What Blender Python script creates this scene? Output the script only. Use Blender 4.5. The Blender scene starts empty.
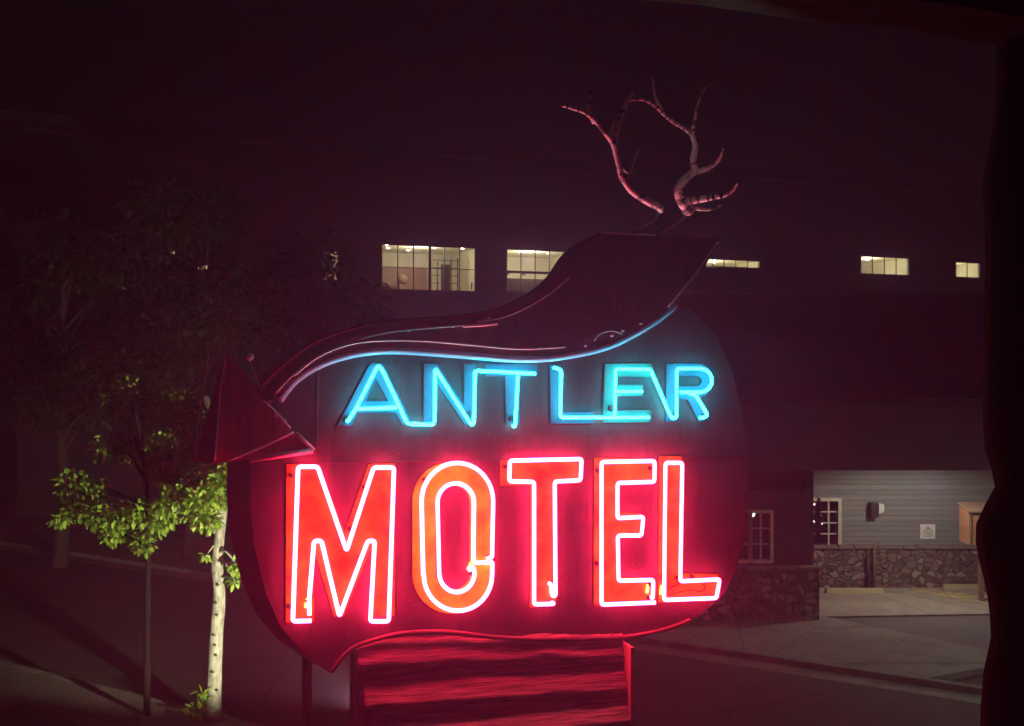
import bpy, bmesh, math, random
from mathutils import Vector, Matrix, noise
R = math.radians
random.seed(7)
S = bpy.context.scene
COL = S.collection
F = 1100.0
CAMZ = 5.0
CX, CY = 512.0, 363.0

# ------------------------------------------------------------------ helpers
def ray(px, py):
    return Vector(((px-CX)/F, 1.0, -(py-CY)/F))

def at(px, py, d):                       # point seen there at a given distance
    r = ray(px, py)
    return Vector((r.x*d, d, CAMZ+r.z*d))

def gnd(px, py, z=0.0):                  # point on the ground
    d = (CAMZ-z)*F/(py-CY)
    return Vector(((px-CX)/F*d, d, z))

class Frame:
    """vertical plane frame: local x along it, local -y towards the street"""
    def __init__(s, ox, oy, rz):
        s.o = Vector((ox, oy, 0)); s.rz = rz
        s.m = Matrix.Rotation(-rz, 3, 'Z')
        s.c = s.m @ (Vector((0, 0, CAMZ))-s.o)
    def p(s, px, py, off=0.0):
        d = s.m @ ray(px, py)
        t = (-off-s.c.y)/d.y
        return s.c+d*t

class MB:
    def __init__(s): s.bm = bmesh.new()
    def box(s, x0, x1, y0, y1, z0, z1, rot=None, loc=None):
        vs = [Vector((x, y, z)) for z in (z0, z1) for y in (y0, y1) for x in (x0, x1)]
        if rot is not None: vs = [rot @ v for v in vs]
        if loc is not None: vs = [v+Vector(loc) for v in vs]
        v = [s.bm.verts.new(q) for q in vs]
        for f in ((0,2,3,1),(4,5,7,6),(0,1,5,4),(2,6,7,3),(0,4,6,2),(1,3,7,5)):
            s.bm.faces.new([v[i] for i in f])
        return s
    def quad(s, *pts):
        s.bm.faces.new([s.bm.verts.new(p) for p in pts]); return s
    def loft(s, a, b):
        """closed solid between two outlines with the same number of points"""
        va = [s.bm.verts.new(p) for p in a]; vb = [s.bm.verts.new(p) for p in b]
        n = len(a)
        for vl in (va, vb):
            es = [s.bm.edges.new((vl[i], vl[(i+1) % n])) for i in range(n)]
            bmesh.ops.triangle_fill(s.bm, edges=es, use_beauty=True)
        for i in range(n):
            j = (i+1) % n
            s.bm.faces.new((va[i], va[j], vb[j], vb[i]))
        return s
    def cutout(s, loops, depth):
        """flat plate with holes; loops in local coordinates, extruded +y by depth"""
        bm = bmesh.new()
        es = []
        for lp in loops:
            vs = [bm.verts.new(p) for p in lp]
            es += [bm.edges.new((vs[i], vs[(i+1) % len(vs)])) for i in range(len(vs))]
        bmesh.ops.triangle_fill(bm, edges=es, use_beauty=True)
        r = bmesh.ops.extrude_face_region(bm, geom=bm.faces[:])
        for v in r['geom']:
            if isinstance(v, bmesh.types.BMVert): v.co.y += depth
        me = bpy.data.meshes.new('t'); bm.to_mesh(me); bm.free()
        s.bm.from_mesh(me); bpy.data.meshes.remove(me)
        return s
    def tube(s, pts, r, n=8, closed=False, cap=True):
        pts = [Vector(p) for p in pts]
        N = len(pts)
        rr = r if isinstance(r, (list, tuple)) else [r]*N
        up = None; rings = []
        for i in range(N):
            a = pts[(i-1) % N] if (closed or i > 0) else pts[i]
            b = pts[(i+1) % N] if (closed or i < N-1) else pts[i]
            t = (b-a)
            if t.length < 1e-9: t = Vector((0, 0, 1))
            t.normalize()
            if up is None:
                up = Vector((0, 1, 0)) if abs(t.y) < .9 else Vector((1, 0, 0))
            up = (up-t*up.dot(t))
            if up.length < 1e-6: up = t.orthogonal()
            up.normalize()
            sd = t.cross(up)
            rings.append([s.bm.verts.new(pts[i]+(up*math.cos(k*2*math.pi/n)+sd*math.sin(k*2*math.pi/n))*rr[i]) for k in range(n)])
        M = N if closed else N-1
        for i in range(M):
            A, B = rings[i], rings[(i+1) % N]
            for k in range(n):
                s.bm.faces.new((A[k], A[(k+1) % n], B[(k+1) % n], B[k]))
        if not closed and cap:
            s.bm.faces.new(rings[0]); s.bm.faces.new(rings[-1])
        return s
    def disc(s, c, r, axis, th, n=16):
        c = Vector(c); a = Vector(axis).normalized()
        return s.tube([c, c+a*th], r, n)
    def ball(s, c, r, sub=2):
        g = bmesh.ops.create_icosphere(s.bm, subdivisions=sub, radius=r)
        for v in g['verts']: v.co += Vector(c)
        return s
    def leaf(s, c, d, up, L, w):
        d = d.normalized(); sd = d.cross(up)
        if sd.length < 1e-4: sd = d.orthogonal()
        sd.normalize(); nn = sd.cross(d)
        p = [c, c+d*L*.35+sd*w*.5+nn*w*.1, c+d*L*.7+sd*w*.34, c+d*L-nn*w*.12, c+d*L*.7-sd*w*.34, c+d*L*.35-sd*w*.5+nn*w*.1]
        s.bm.faces.new([s.bm.verts.new(q) for q in p])
    def build(s, name, mat, parent=None, smooth=False, bevel=0):
        me = bpy.data.meshes.new(name)
        bmesh.ops.recalc_face_normals(s.bm, faces=s.bm.faces[:])
        s.bm.to_mesh(me); s.bm.free()
        me.materials.append(mat)
        if smooth:
            for p in me.polygons: p.use_smooth = True
        o = bpy.data.objects.new(name, me); COL.objects.link(o)
        if parent: o.parent = parent
        if bevel:
            b = o.modifiers.new('bevel', 'BEVEL'); b.width = bevel; b.segments = 2; b.limit_method = 'ANGLE'
        return o

def pieces(name, mbs, mat, parent, smooth=False):
    return [b.build(name, mat, parent, smooth) for b in mbs]
def empty(name, loc, label, cat, rz=0, group=None):
    o = bpy.data.objects.new(name, None); COL.objects.link(o)
    o.location = loc; o.rotation_euler = (0, 0, rz); o.empty_display_size = .2
    return tag(o, label, cat, group)
def tag(o, label, cat, group=None):
    o['label'] = label; o['category'] = cat
    if group: o['group'] = group
    return o
def struct(o): o['kind'] = 'structure'; return o

def fillet(pts, r, closed=False, k=5):
    out = []; N = len(pts); pts = [Vector(p) for p in pts]
    for i in range(N):
        if not closed and i in (0, N-1): out.append(pts[i]); continue
        p = pts[i]; a = pts[(i-1) % N]; b = pts[(i+1) % N]
        ra = min(r, (a-p).length*.45); rb = min(r, (b-p).length*.45)
        A = p+(a-p).normalized()*ra; B = p+(b-p).normalized()*rb
        for j in range(k):
            t = j/(k-1)
            out.append(A*(1-t)**2+p*2*t*(1-t)+B*t*t)
    return out
def spline(pts, k=6):
    P = [Vector(p) for p in pts]; out = []
    for i in range(len(P)-1):
        p0 = P[max(i-1, 0)]; p1 = P[i]; p2 = P[i+1]; p3 = P[min(i+2, len(P)-1)]
        for j in range(k):
            t = j/k
            out.append(.5*((2*p1)+(p2-p0)*t+(2*p0-5*p1+4*p2-p3)*t*t+(3*p1-p0-3*p2+p3)*t**3))
    out.append(P[-1]); return out
def lerp_list(v, n):
    out = []
    for i in range(n):
        f = i/(n-1)*(len(v)-1); a = int(min(f, len(v)-2)); out.append(v[a]+(v[a+1]-v[a])*(f-a))
    return out

# ------------------------------------------------------------------ materials
class MT:
    def __init__(s, name):
        s.m = bpy.data.materials.new(name); s.m.use_nodes = True
        s.t = s.m.node_tree; s.n = s.t.nodes
        s.b = s.n['Principled BSDF']; s.out = s.n['Material Output']
    def N(s, t, **k):
        n = s.n.new(t)
        for a, v in k.items():
            if hasattr(n, a): setattr(n, a, v)
            else: n.inputs[a].default_value = v
        return n
    def L(s, a, b): s.t.links.new(a, b)
    def coord(s, sc=(1, 1, 1)):
        c = s.N('ShaderNodeTexCoord'); mp = s.N('ShaderNodeMapping'); mp.inputs['Scale'].default_value = sc
        s.L(c.outputs['Object'], mp.inputs['Vector']); return mp.outputs['Vector']
    def noise(s, scale, detail=6, rough=.6, sc=(1, 1, 1)):
        n = s.N('ShaderNodeTexNoise'); n.inputs['Scale'].default_value = scale
        n.inputs['Detail'].default_value = detail; n.inputs['Roughness'].default_value = rough
        s.L(s.coord(sc), n.inputs['Vector']); return n.outputs['Fac']
    def ramp(s, fac, stops):
        r = s.N('ShaderNodeValToRGB'); e = r.color_ramp.elements
        while len(e) < len(stops): e.new(.5)
        for i, (p, c) in enumerate(stops):
            e[i].position = p; e[i].color = (*c, 1) if len(c) == 3 else c
        s.L(fac, r.inputs['Fac']); return r.outputs['Color']
    def mix(s, fac, a, b, mode='MIX'):
        m = s.N('ShaderNodeMix', data_type='RGBA', blend_type=mode)
        for sock, v in ((m.inputs['Factor'], fac), (m.inputs[6], a), (m.inputs[7], b)):
            if hasattr(v, 'is_output'): s.L(v, sock)
            else: sock.default_value = v if not isinstance(v, tuple) else ((*v, 1) if len(v) == 3 else v)
        return m.outputs[2]
    def base(s, c):
        if hasattr(c, 'is_output'): s.L(c, s.b.inputs['Base Color'])
        else: s.b.inputs['Base Color'].default_value = (*c, 1)
    def bump(s, h, strength=.3, dist=.01):
        b = s.N('ShaderNodeBump'); b.inputs['Strength'].default_value = strength; b.inputs['Distance'].default_value = dist
        s.L(h, b.inputs['Height']); s.L(b.outputs['Normal'], s.b.inputs['Normal'])
    def rough(s, v): s.b.inputs['Roughness'].default_value = v
    def math(s, op, a, b=0.0):
        n = s.N('ShaderNodeMath', operation=op)
        for i, v in enumerate((a, b)):
            if hasattr(v, 'is_output'): s.L(v, n.inputs[i])
            else: n.inputs[i].default_value = v
        return n.outputs[0]

def mat_noise(name, c0, c1, scale=4, rough=.7, bump=.2, bscale=None, metal=0, sc=(1, 1, 1), detail=7, p=(.3, .72), dist=.01, spec=.5):
    m = MT(name); m.b.inputs['Specular IOR Level'].default_value = spec; f = m.noise(scale, detail, .62, sc)
    m.base(m.ramp(f, [(p[0], c0), (p[1], c1)])); m.rough(rough); m.b.inputs['Metallic'].default_value = metal
    if bump: m.bump(m.noise(bscale or scale*4, 8, .65, sc), bump, dist)
    return m.m

def mat_glow(name, col, power):
    m = MT(name)
    m.b.inputs['Base Color'].default_value = (.02, .02, .02, 1)
    m.b.inputs['Emission Color'].default_value = (*col, 1); m.b.inputs['Emission Strength'].default_value = power
    return m.m

def mat_glass(name, tint=(1, 1, 1)):
    m = MT(name); m.n.remove(m.b)
    tr = m.N('ShaderNodeBsdfTransparent'); tr.inputs[0].default_value = (*tint, 1)
    gl = m.N('ShaderNodeBsdfGlossy'); gl.inputs['Roughness'].default_value = .03
    lw = m.N('ShaderNodeLayerWeight'); lw.inputs[0].default_value = .5
    fr = m.math('ADD', m.math('MULTIPLY', m.math('POWER', lw.outputs['Facing'], 4.0), .5), .035)
    mx = m.N('ShaderNodeMixShader'); m.L(fr, mx.inputs[0]); m.L(tr.outputs[0], mx.inputs[1]); m.L(gl.outputs[0], mx.inputs[2])
    m.L(mx.outputs[0], m.out.inputs['Surface']); return m.m

def mat_leaf(name, c0, c1):
    m = MT(name); m.n.remove(m.b)
    f = m.noise(5, 4, .6)
    g = m.N('ShaderNodeNewGeometry')
    col = m.ramp(m.math('ADD', m.math('MULTIPLY', f, .6), m.math('MULTIPLY', g.outputs['Random Per Island'], .4)), [(.25, c0), (.75, c1)])
    d = m.N('ShaderNodeBsdfPrincipled'); d.inputs['Roughness'].default_value = .5
    tr = m.N('ShaderNodeBsdfTranslucent'); m.L(col, d.inputs['Base Color']); m.L(col, tr.inputs['Color'])
    mx = m.N('ShaderNodeMixShader'); mx.inputs[0].default_value = .3
    m.L(d.outputs[0], mx.inputs[1]); m.L(tr.outputs[0], mx.inputs[2]); m.L(mx.outputs[0], m.out.inputs['Surface']); return m.m

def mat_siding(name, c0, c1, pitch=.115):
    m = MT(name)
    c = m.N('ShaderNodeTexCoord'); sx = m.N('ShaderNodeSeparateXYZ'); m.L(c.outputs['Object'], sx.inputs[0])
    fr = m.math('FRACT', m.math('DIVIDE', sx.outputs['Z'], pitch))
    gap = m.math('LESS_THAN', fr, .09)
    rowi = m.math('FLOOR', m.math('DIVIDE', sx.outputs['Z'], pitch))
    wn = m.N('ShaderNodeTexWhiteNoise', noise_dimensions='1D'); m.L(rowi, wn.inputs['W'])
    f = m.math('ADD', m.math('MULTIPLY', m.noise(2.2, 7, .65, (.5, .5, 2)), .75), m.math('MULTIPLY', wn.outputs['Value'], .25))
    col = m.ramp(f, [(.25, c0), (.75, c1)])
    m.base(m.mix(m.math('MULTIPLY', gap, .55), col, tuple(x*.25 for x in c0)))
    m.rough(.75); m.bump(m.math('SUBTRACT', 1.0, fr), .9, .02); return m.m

def mat_stone(name):
    m = MT(name)
    co = m.coord((1, 1, 1.25))
    nz = m.N('ShaderNodeTexNoise'); nz.inputs['Scale'].default_value = 3.5; m.L(co, nz.inputs['Vector'])
    w = m.mix(.3, co, nz.outputs['Color'], 'ADD')
    v = m.N('ShaderNodeTexVoronoi'); v.inputs['Scale'].default_value = 6.2; m.L(w, v.inputs['Vector'])
    e = m.N('ShaderNodeTexVoronoi', feature='DISTANCE_TO_EDGE'); e.inputs['Scale'].default_value = 6.2; m.L(w, e.inputs['Vector'])
    sp = m.N('ShaderNodeSeparateColor'); m.L(v.outputs['Color'], sp.inputs[0])
    col = m.ramp(sp.outputs[0], [(.1, (.13, .09, .075)), (.45, (.27, .21, .17)), (.7, (.22, .14, .11)), (.95, (.45, .39, .33))])
    col = m.mix(m.noise(11, 7, .7), col, m.mix(.6, col, (.05, .045, .04)))
    mort = m.ramp(e.outputs['Distance'], [(.01, (0, 0, 0)), (.11, (1, 1, 1))])
    m.base(m.mix(mort, (.15, .13, .115), col)); m.rough(.9)
    h = m.math('ADD', m.math('MULTIPLY', mort, .8), m.math('MULTIPLY', m.noise(14, 8, .7), .4))
    m.bump(h, 1.0, .09); return m.m

def mat_panel(name, c, dark, rough=.5, spec=.3):
    """weathered sheet-metal paint: mottling, rain streaks, chips and rust"""
    m = MT(name)
    f = m.noise(1.7, 9, .72); st = m.noise(11, 6, .65, (2.6, 1, .22))
    col = m.mix(m.ramp(f, [(.33, (0, 0, 0)), (.68, (1, 1, 1))]), c, dark)
    col = m.mix(m.ramp(st, [(.50, (0, 0, 0)), (.72, (.75, .75, .75))]), col, tuple(x*.45 for x in dark))
    rs = m.noise(5.5, 10, .75, (1, 1, .6))
    col = m.mix(m.ramp(rs, [(.64, (0, 0, 0)), (.70, (.8, .8, .8))]), col, (.10, .035, .015))
    v = m.N('ShaderNodeTexVoronoi'); v.inputs['Scale'].default_value = 16; m.L(m.coord(), v.inputs['Vector'])
    sp = m.math('MULTIPLY', m.math('LESS_THAN', v.outputs['Distance'], .05), m.math('GREATER_THAN', m.noise(2.5, 2, .5), .5))
    col = m.mix(m.math('MULTIPLY', sp, .7), col, (.5, .42, .38))
    m.base(col); m.rough(rough); m.b.inputs['Specular IOR Level'].default_value = spec
    m.bump(m.math('ADD', m.noise(1.3, 4, .5), m.math('MULTIPLY', m.noise(30, 6, .6), .05)), .6, .03); return m.m

M = {}
M['panel'] = mat_panel('sign_panel_paint', (.066, .032, .040), (.030, .014, .018), .5)
M['arrow'] = mat_panel('arrow_paint', (.16, .045, .05), (.07, .02, .025), .5)
M['arrowhead'] = mat_panel('arrowhead_paint', (.55, .06, .09), (.36, .04, .06), .5)
M['side'] = mat_noise('sign_side_paint', (.04, .018, .02), (.075, .03, .033), 5, .6, .2)
M['red_letter'] = mat_noise('orange_letter_paint', (.15, .05, .003), (.32, .20, .005), 7, .6, .15, p=(.35, .7), spec=.12)
M['orange_letter'] = mat_noise('amber_letter_paint', (.24, .2, .003), (.40, .5, .006), 6, .6, .15, p=(.35, .7), spec=.12)
M['blue_letter'] = mat_noise('blue_letter_paint', (.001, .050, .09), (.002, .072, .12), 6, .6, .12, spec=.12)
M['teal_letter'] = mat_noise('teal_letter_paint', (.002, .085, .085), (.004, .115, .11), 6, .6, .12, spec=.12)
M['trim'] = mat_noise('pale_trim_paint', (.42, .40, .44), (.6, .58, .62), 9, .4, .1)
M['cyan_lit_trim'] = mat_noise('cyan_lit_trim_paint', (.30, .42, .62), (.42, .54, .74), 9, .4, .1)  # cyan neon glow on the pale trim is put into this colour
M['pink_trim'] = mat_noise('faded_pink_trim', (.5, .2, .22), (.62, .3, .3), 9, .45, .1)
M['dead_tube'] = mat_noise('unlit_glass_tube', (.5, .48, .48), (.7, .66, .64), 20, .2, 0)
M['black'] = mat_noise('black_rubber', (.006, .006, .007), (.015, .014, .014), 12, .8, .1, spec=.1)
M['neon_red'] = mat_glow('red_neon', (1, .026, .105), 40)
M['neon_blue'] = mat_glow('cyan_neon', (.008, .88, 1), 19)
M['slab'] = mat_noise('live_edge_timber', (.20, .125, .10), (.52, .33, .27), 6, .9, 1, 12, sc=(.5, 1, 9), detail=10, p=(.36, .66), dist=.03, spec=.15)
M['post_red'] = mat_noise('painted_post', (.35, .1, .1), (.45, .15, .14), 7, .5, .1)
M['steel'] = mat_noise('scuffed_galvanised_pole', (.22, .21, .20), (.5, .48, .45), 7, .45, .2, metal=.3)
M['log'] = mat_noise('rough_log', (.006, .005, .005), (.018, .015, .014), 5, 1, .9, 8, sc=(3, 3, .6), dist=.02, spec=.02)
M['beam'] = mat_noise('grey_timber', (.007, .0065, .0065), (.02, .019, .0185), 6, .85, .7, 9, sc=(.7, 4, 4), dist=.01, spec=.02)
M['asphalt'] = mat_noise('asphalt', (.035, .035, .037), (.075, .073, .072), .9, .85, .5, 60, detail=10)
M['concrete'] = mat_noise('concrete', (.12, .117, .108), (.27, .26, .24), 1.1, .9, .3, 30, detail=10)
def ground_mat(name, c0, c1, joint=0, crack=.3, rough=.88):
    m = MT(name)
    big = m.noise(.45, 6, .65); fine = m.noise(26, 9, .75); mid = m.noise(3.2, 8, .7)
    col = m.ramp(m.math('ADD', m.math('MULTIPLY', big, .45), m.math('ADD', m.math('MULTIPLY', mid, .3), m.math('MULTIPLY', fine, .25))), [(.36, c0), (.64, c1)])
    st = m.noise(1.1, 5, .6, (1, 1.4, 1))
    col = m.mix(m.ramp(st, [(.60, (0, 0, 0)), (.70, (.6, .6, .6))]), col, tuple(x*.35 for x in c0))
    dn = m.mix(.35, m.coord(), m.N('ShaderNodeTexNoise', Scale=1.6, Detail=6).outputs['Color'], 'ADD')
    e = m.N('ShaderNodeTexVoronoi', feature='DISTANCE_TO_EDGE'); e.inputs['Scale'].default_value = crack; m.L(dn, e.inputs['Vector'])
    ck = m.math('MULTIPLY', m.math('LESS_THAN', e.outputs['Distance'], .005), .45)
    col = m.mix(ck, col, tuple(x*.2 for x in c0))
    h = m.math('SUBTRACT', fine, ck)
    if joint:
        c = m.N('ShaderNodeTexCoord'); mp = m.N('ShaderNodeMapping'); mp.inputs['Rotation'].default_value = (0, 0, R(33)); m.L(c.outputs['Object'], mp.inputs['Vector'])
        sp = m.N('ShaderNodeSeparateXYZ'); m.L(mp.outputs[0], sp.inputs[0])
        j = m.math('MAXIMUM', m.math('LESS_THAN', m.math('FRACT', m.math('DIVIDE', sp.outputs[0], joint)), .018), m.math('LESS_THAN', m.math('FRACT', m.math('DIVIDE', sp.outputs[1], joint)), .018))
        col = m.mix(m.math('MULTIPLY', j, .4), col, (.03, .028, .025)); h = m.math('SUBTRACT', h, j)
    m.base(col); m.rough(rough); m.bump(h, .5, .012); return m.m
M['asphalt'] = ground_mat('asphalt', (.03, .03, .032), (.085, .083, .082), 0, .28)
M['concrete'] = ground_mat('concrete', (.10, .097, .09), (.30, .29, .265), 1.6, .2)
M['lot'] = ground_mat('parking_concrete', (.17, .15, .125), (.42, .38, .32), 0, .25)
M['drive'] = mat_noise('drive_asphalt', (.075, .077, .08), (.12, .12, .125), 1.2, .9, .4, 50, detail=10)
M['kerb'] = mat_noise('kerb_concrete', (.12, .115, .10), (.28, .265, .24), 2.5, .9, .3, 25)
M['earth'] = mat_noise('dark_ground', (.03, .028, .02), (.075, .065, .05), 1.4, .95, .6, 14)
M['yellow'] = mat_noise('worn_yellow_paint', (.27, .25, .2), (.6, .46, .15), 7, .8, .2, p=(.42, .62))
M['stop'] = mat_noise('wheel_stop_paint', (.34, .29, .18), (.5, .42, .23), 6, .8, .3)
M['stone'] = mat_stone('rubble_stone')
M['cap'] = mat_noise('stone_cap', (.1, .085, .075), (.24, .2, .17), 5, .9, .7, 12, dist=.03)
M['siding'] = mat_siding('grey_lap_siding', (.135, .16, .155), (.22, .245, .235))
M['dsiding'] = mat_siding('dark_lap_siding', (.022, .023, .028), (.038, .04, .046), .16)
M['fascia'] = mat_siding('fascia_boards', (.04, .038, .044), (.065, .06, .068), .3)
M['soffit'] = mat_noise('soffit_paint', (.12, .11, .11), (.18, .17, .17), 5, .8, .1)
M['wtrim'] = mat_noise('cream_window_trim', (.52, .46, .38), (.68, .62, .52), 8, .6, .1)
M['bframe'] = mat_noise('dark_window_frame', (.02, .02, .022), (.045, .043, .045), 8, .5, .1)
M['glass'] = mat_glass('window_glass')
M['box_wood'] = mat_siding('brown_stained_boards', (.24, .10, .045), (.36, .165, .075), .12)
M['wood'] = mat_noise('plain_timber', (.15, .1, .065), (.3, .21, .14), 6, .8, .3, sc=(4, 4, .6))
M['room'] = mat_noise('room_paint', (.62, .58, .44), (.72, .68, .52), 2, .8, .05)
M['room_wood'] = mat_noise('room_wood_panel', (.17, .09, .06), (.25, .14, .1), 3, .6, .1, sc=(3, 3, .5))
M['room_dark'] = mat_noise('room_dark_furniture', (.04, .035, .03), (.09, .075, .06), 4, .6, .1)
M['lamp'] = mat_glow('lamp_lens', (1, .92, .72), 6)
M['lamp3'] = mat_glow('table_lamp', (1, .9, .72), 1.2)
M['lamp2'] = mat_glow('downlight', (1, .9, .7), 14)
M['white'] = mat_noise('white_sign_paint', (.66, .65, .62), (.8, .79, .76), 9, .6, .05)
M['grey'] = mat_noise('grey_ink', (.18, .19, .2), (.28, .29, .3), 9, .6, .05)
M['dkmetal'] = mat_noise('bronze_housing', (.02, .018, .016), (.045, .04, .036), 9, .45, .1, metal=.4)
M['hood_white'] = mat_noise('white_lens_plastic', (.6, .6, .58), (.75, .75, .72), 9, .4, .05)
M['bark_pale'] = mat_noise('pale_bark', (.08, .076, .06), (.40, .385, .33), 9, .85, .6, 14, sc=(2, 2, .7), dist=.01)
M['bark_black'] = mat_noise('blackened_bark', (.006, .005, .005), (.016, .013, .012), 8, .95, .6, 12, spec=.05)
M['bark'] = mat_noise('dark_bark', (.05, .038, .03), (.11, .085, .065), 8, .9, .8, 12, sc=(3, 3, .5), dist=.02)
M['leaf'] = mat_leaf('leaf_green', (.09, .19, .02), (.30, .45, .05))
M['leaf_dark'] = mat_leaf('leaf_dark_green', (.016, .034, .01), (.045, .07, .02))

# antler: bone wrapped with dark bands of wire and tape
m = MT('banded_bone')
f = m.noise(6, 5, .6)
col = m.ramp(f, [(.3, (.7, .58, .56)), (.7, (.92, .84, .8))])
bnd = m.ramp(m.noise(9, 4, .7, (1.2, 1, 2.2)), [(.51, (0, 0, 0)), (.57, (.92, .92, .92))])
m.base(m.mix(bnd, col, (.05, .03, .03))); m.rough(.5); m.bump(f, .5, .01)
M['bone'] = m.m

# ------------------------------------------------------------------ THE SIGN
SR = R(14.2)
SF = Frame(0, 8.0, SR)
sign = empty('motel_sign', (0, 8.0, 0), 'tall neon sign reading ANTLER MOTEL with a swooping arrow and antlers on top', 'neon sign', SR)
P = SF.p
def z2(zx, zy): return (320+zx/4.6545, 340+zy/4.6545)
def z3(zx, zy): return (530+zx/4.6545, 340+zy/4.6545)
def z4(zx, zy): return (270+zx/3.629, 440+zy/3.629)
def z5(zx, zy): return (490+zx/3.6308, 440+zy/3.6308)

# cabinet
outline = [(254,430),(251,465),(250,500),(254,545),(266,592),(280,625),(303,653),(331,673),(341,661),(350,651),(374,641),(405,634),(448,633),(483,637),
           (530,640),(608,639),(640,636),(670,629),(700,615),(722,596),(736,570),(744,535),(748,490),(747,450),(742,410),(732,370),(715,335),(695,312),
           (675,306),(640,322),(600,335),(520,345),(450,338),(380,333),(320,345),(275,385),(262,404)]
fr = [P(x, y, 0) for x, y in outline]
ctr = Vector((-.15, 0, 4.0))
bk = []
for p in fr:
    q = p-ctr
    bk.append(Vector((ctr.x+q.x*1.0-.16+(.0 if q.x < 0 else .1), .38, ctr.z+q.z*.985)))
cab = MB().loft([p+Vector((0, .012, 0)) for p in fr], bk).build('cabinet', M['side'], sign)
def inset(pts, k): return [Vector((ctr.x+(p.x-ctr.x)*k, p.y, ctr.z+(p.z-ctr.z)*k)) for p in pts]
face = MB().loft(inset(fr, .997), [p+Vector((0, .008, 0)) for p in inset(fr, .997)]).build('face_panel', M['panel'], sign)
# seams of the sheet metal, raised folded edges
def strip(mb, px_pts, off, r, n=6): mb.tube([P(x, y, off) for x, y in px_pts], r, n)
sm = MB()
strip(sm, [(252,463),(290,462.5),(480,460.5),(690,457),(747,456)], .002, .0035)
strip(sm, [(318,365),(317.5,410),(317,461)], .002, .003)
sm.build('seam', M['panel'], face)
rv = []
for i in range(46):
    a = fr[i % len(fr)].lerp(fr[(i+1) % len(fr)], random.random())
    q = ctr+(a-ctr)*.972
    rv.append(MB().disc((q.x, .002, q.z), .007, (0, -1, 0), .006, 8))
pieces('rivet', rv, M['side'], face)
# rolled rim
rim = MB(); rim.tube([p+Vector((0, .006, 0)) for p in fr], .006, 8, closed=True)
rim.build('rim', M['side'], cab, True)
lip = MB()
lp = [P(x, y, .03) for x, y in [(331,672),(350,650),(374,640),(405,633),(448,632),(483,636),(530,639),(608,638),(640,635),(670,628),(690,620)]]
lip.tube(spline(lp, 4), .017, 8)
lip.build('lower_lip', M['arrow'], sign, True)

# arrow shaft
up_edge = [(262,386),(280,368),(310,345),(350,329),(400,320.5),(450,317),(490,311),(527,297),(546,286),(561,272),(573,254),(586,242),(601,233)]
lo_edge = [(719,239),(700,275),(672,307),(640,329),(605,345),(560,354),(520,356),(460,351.5),(420,348.5),(385,347.5),(350,352),(320,362),(295,378),(279,398)]
U = spline([P(x, y, .13) for x, y in up_edge], 5); Lo = spline([P(x, y, .13) for x, y in lo_edge], 5)
pl = U+Lo
arrow = MB().loft(pl, [p+Vector((0, .36, 0)) for p in pl]).build('arrow', M['arrow'], sign)
a = MB(); a.tube([p+Vector((0, .06, -.016)) for p in Lo[9:]], .034, 10); a.build('lower_trim', M['cyan_lit_trim'], arrow, True)
a = MB()
a.tube(U[:], .010, 6); a.build('upper_trim', M['arrow'], arrow, True)
def glass(parent, px, off, r, k=5):
    W_ = [P(x, y, off) for x, y in px]
    MB().tube(spline(W_, k) if len(W_) > 2 else W_, r, 6).build('unlit_tube', M['dead_tube'], parent, True)
glass(arrow, [(294,376),(320,356),(352,344),(385,340.5),(430,341.5),(470,345),(520,349),(565,347)], .17, .0065)
glass(arrow, [(276,393),(292,376),(318,356),(350,342),(385,333),(420,329),(462,325.5),(497,323.5)], .17, .0065)
glass(arrow, [(478,322),(505,317),(530,306),(552,292),(570,277)], .17, .0055)
glass(arrow, [(594,341),(600,334),(612,331),(622,334)], .17, .004)
glass(arrow, [(668,307),(690,281),(704,262),(716,244)], .17, .0055)
glass(arrow, [(601,232.5),(655,235)], .15, .008)
glass(arrow, [(463,326),(480,325.2),(497,323.5)], .19, .012)
pieces('tube_support', [MB().disc(P(x, y, .125), .008, (0, -1, 0), .045, 8) for x, y in [(362,339),(408,331),(452,327),(488,318),(330,352),(300,371),(611,336),(622,331),(640,324),(585,346),(716,243)]], M['dead_tube'], arrow)

# arrowhead
A0 = [P(x, y, .03) for x, y in [(229,352),(263,399),(296,434),(314,450),(249,459),(214,463)]]
A1 = [P(x, y, -.2) for x, y in [(226,353),(262,399),(294,433),(312,449),(246,458),(192,462)]]
ah = MB().loft(A0, A1).build('arrowhead', M['arrowhead'], sign)
pieces('edge_trim', [MB().tube([P(x, y, .04) for x, y in [(313,450.5),(249,460)]], .02, 8), MB().tube([P(x, y, .04) for x, y in [(296,433),(314,450)]], .012, 8)], M['pink_trim'], ah, True)
glass(ah, [(226,356),(222,380),(219,405),(215,461)], .06, .006)
glass(ah, [(228,461),(262,447),(294,432)], .06, .007)
glass(ah, [(263,400),(276,412),(290,428)], .06, .008)
pieces('tube_support', [MB().disc(P(x, y, .03), .016, (0, -1, 0), .035, 8) for x, y in [(270,402),(276,415),(284,421),(222,382),(274,392),(280,388)]], M['pink_trim'], ah)
a = MB(); a.ball(P(250, 357, .16), .026, 3); a.tube([P(250, 357, .16)+Vector((0, .02, 0)), P(250, 357, .16)+Vector((0, .3, -.02)), P(262, 390, -.15)], .005, 6)
a.build('globe', M['trim'], sign, True)
a = MB(); a.tube(spline([P(209,356,-.1), P(206,372,-.12), P(202,395,-.14), P(197,430,-.15), P(196,458,-.16)], 5), .0045, 5)
a.build('guy_wire', M['dead_tube'], ah)

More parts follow.
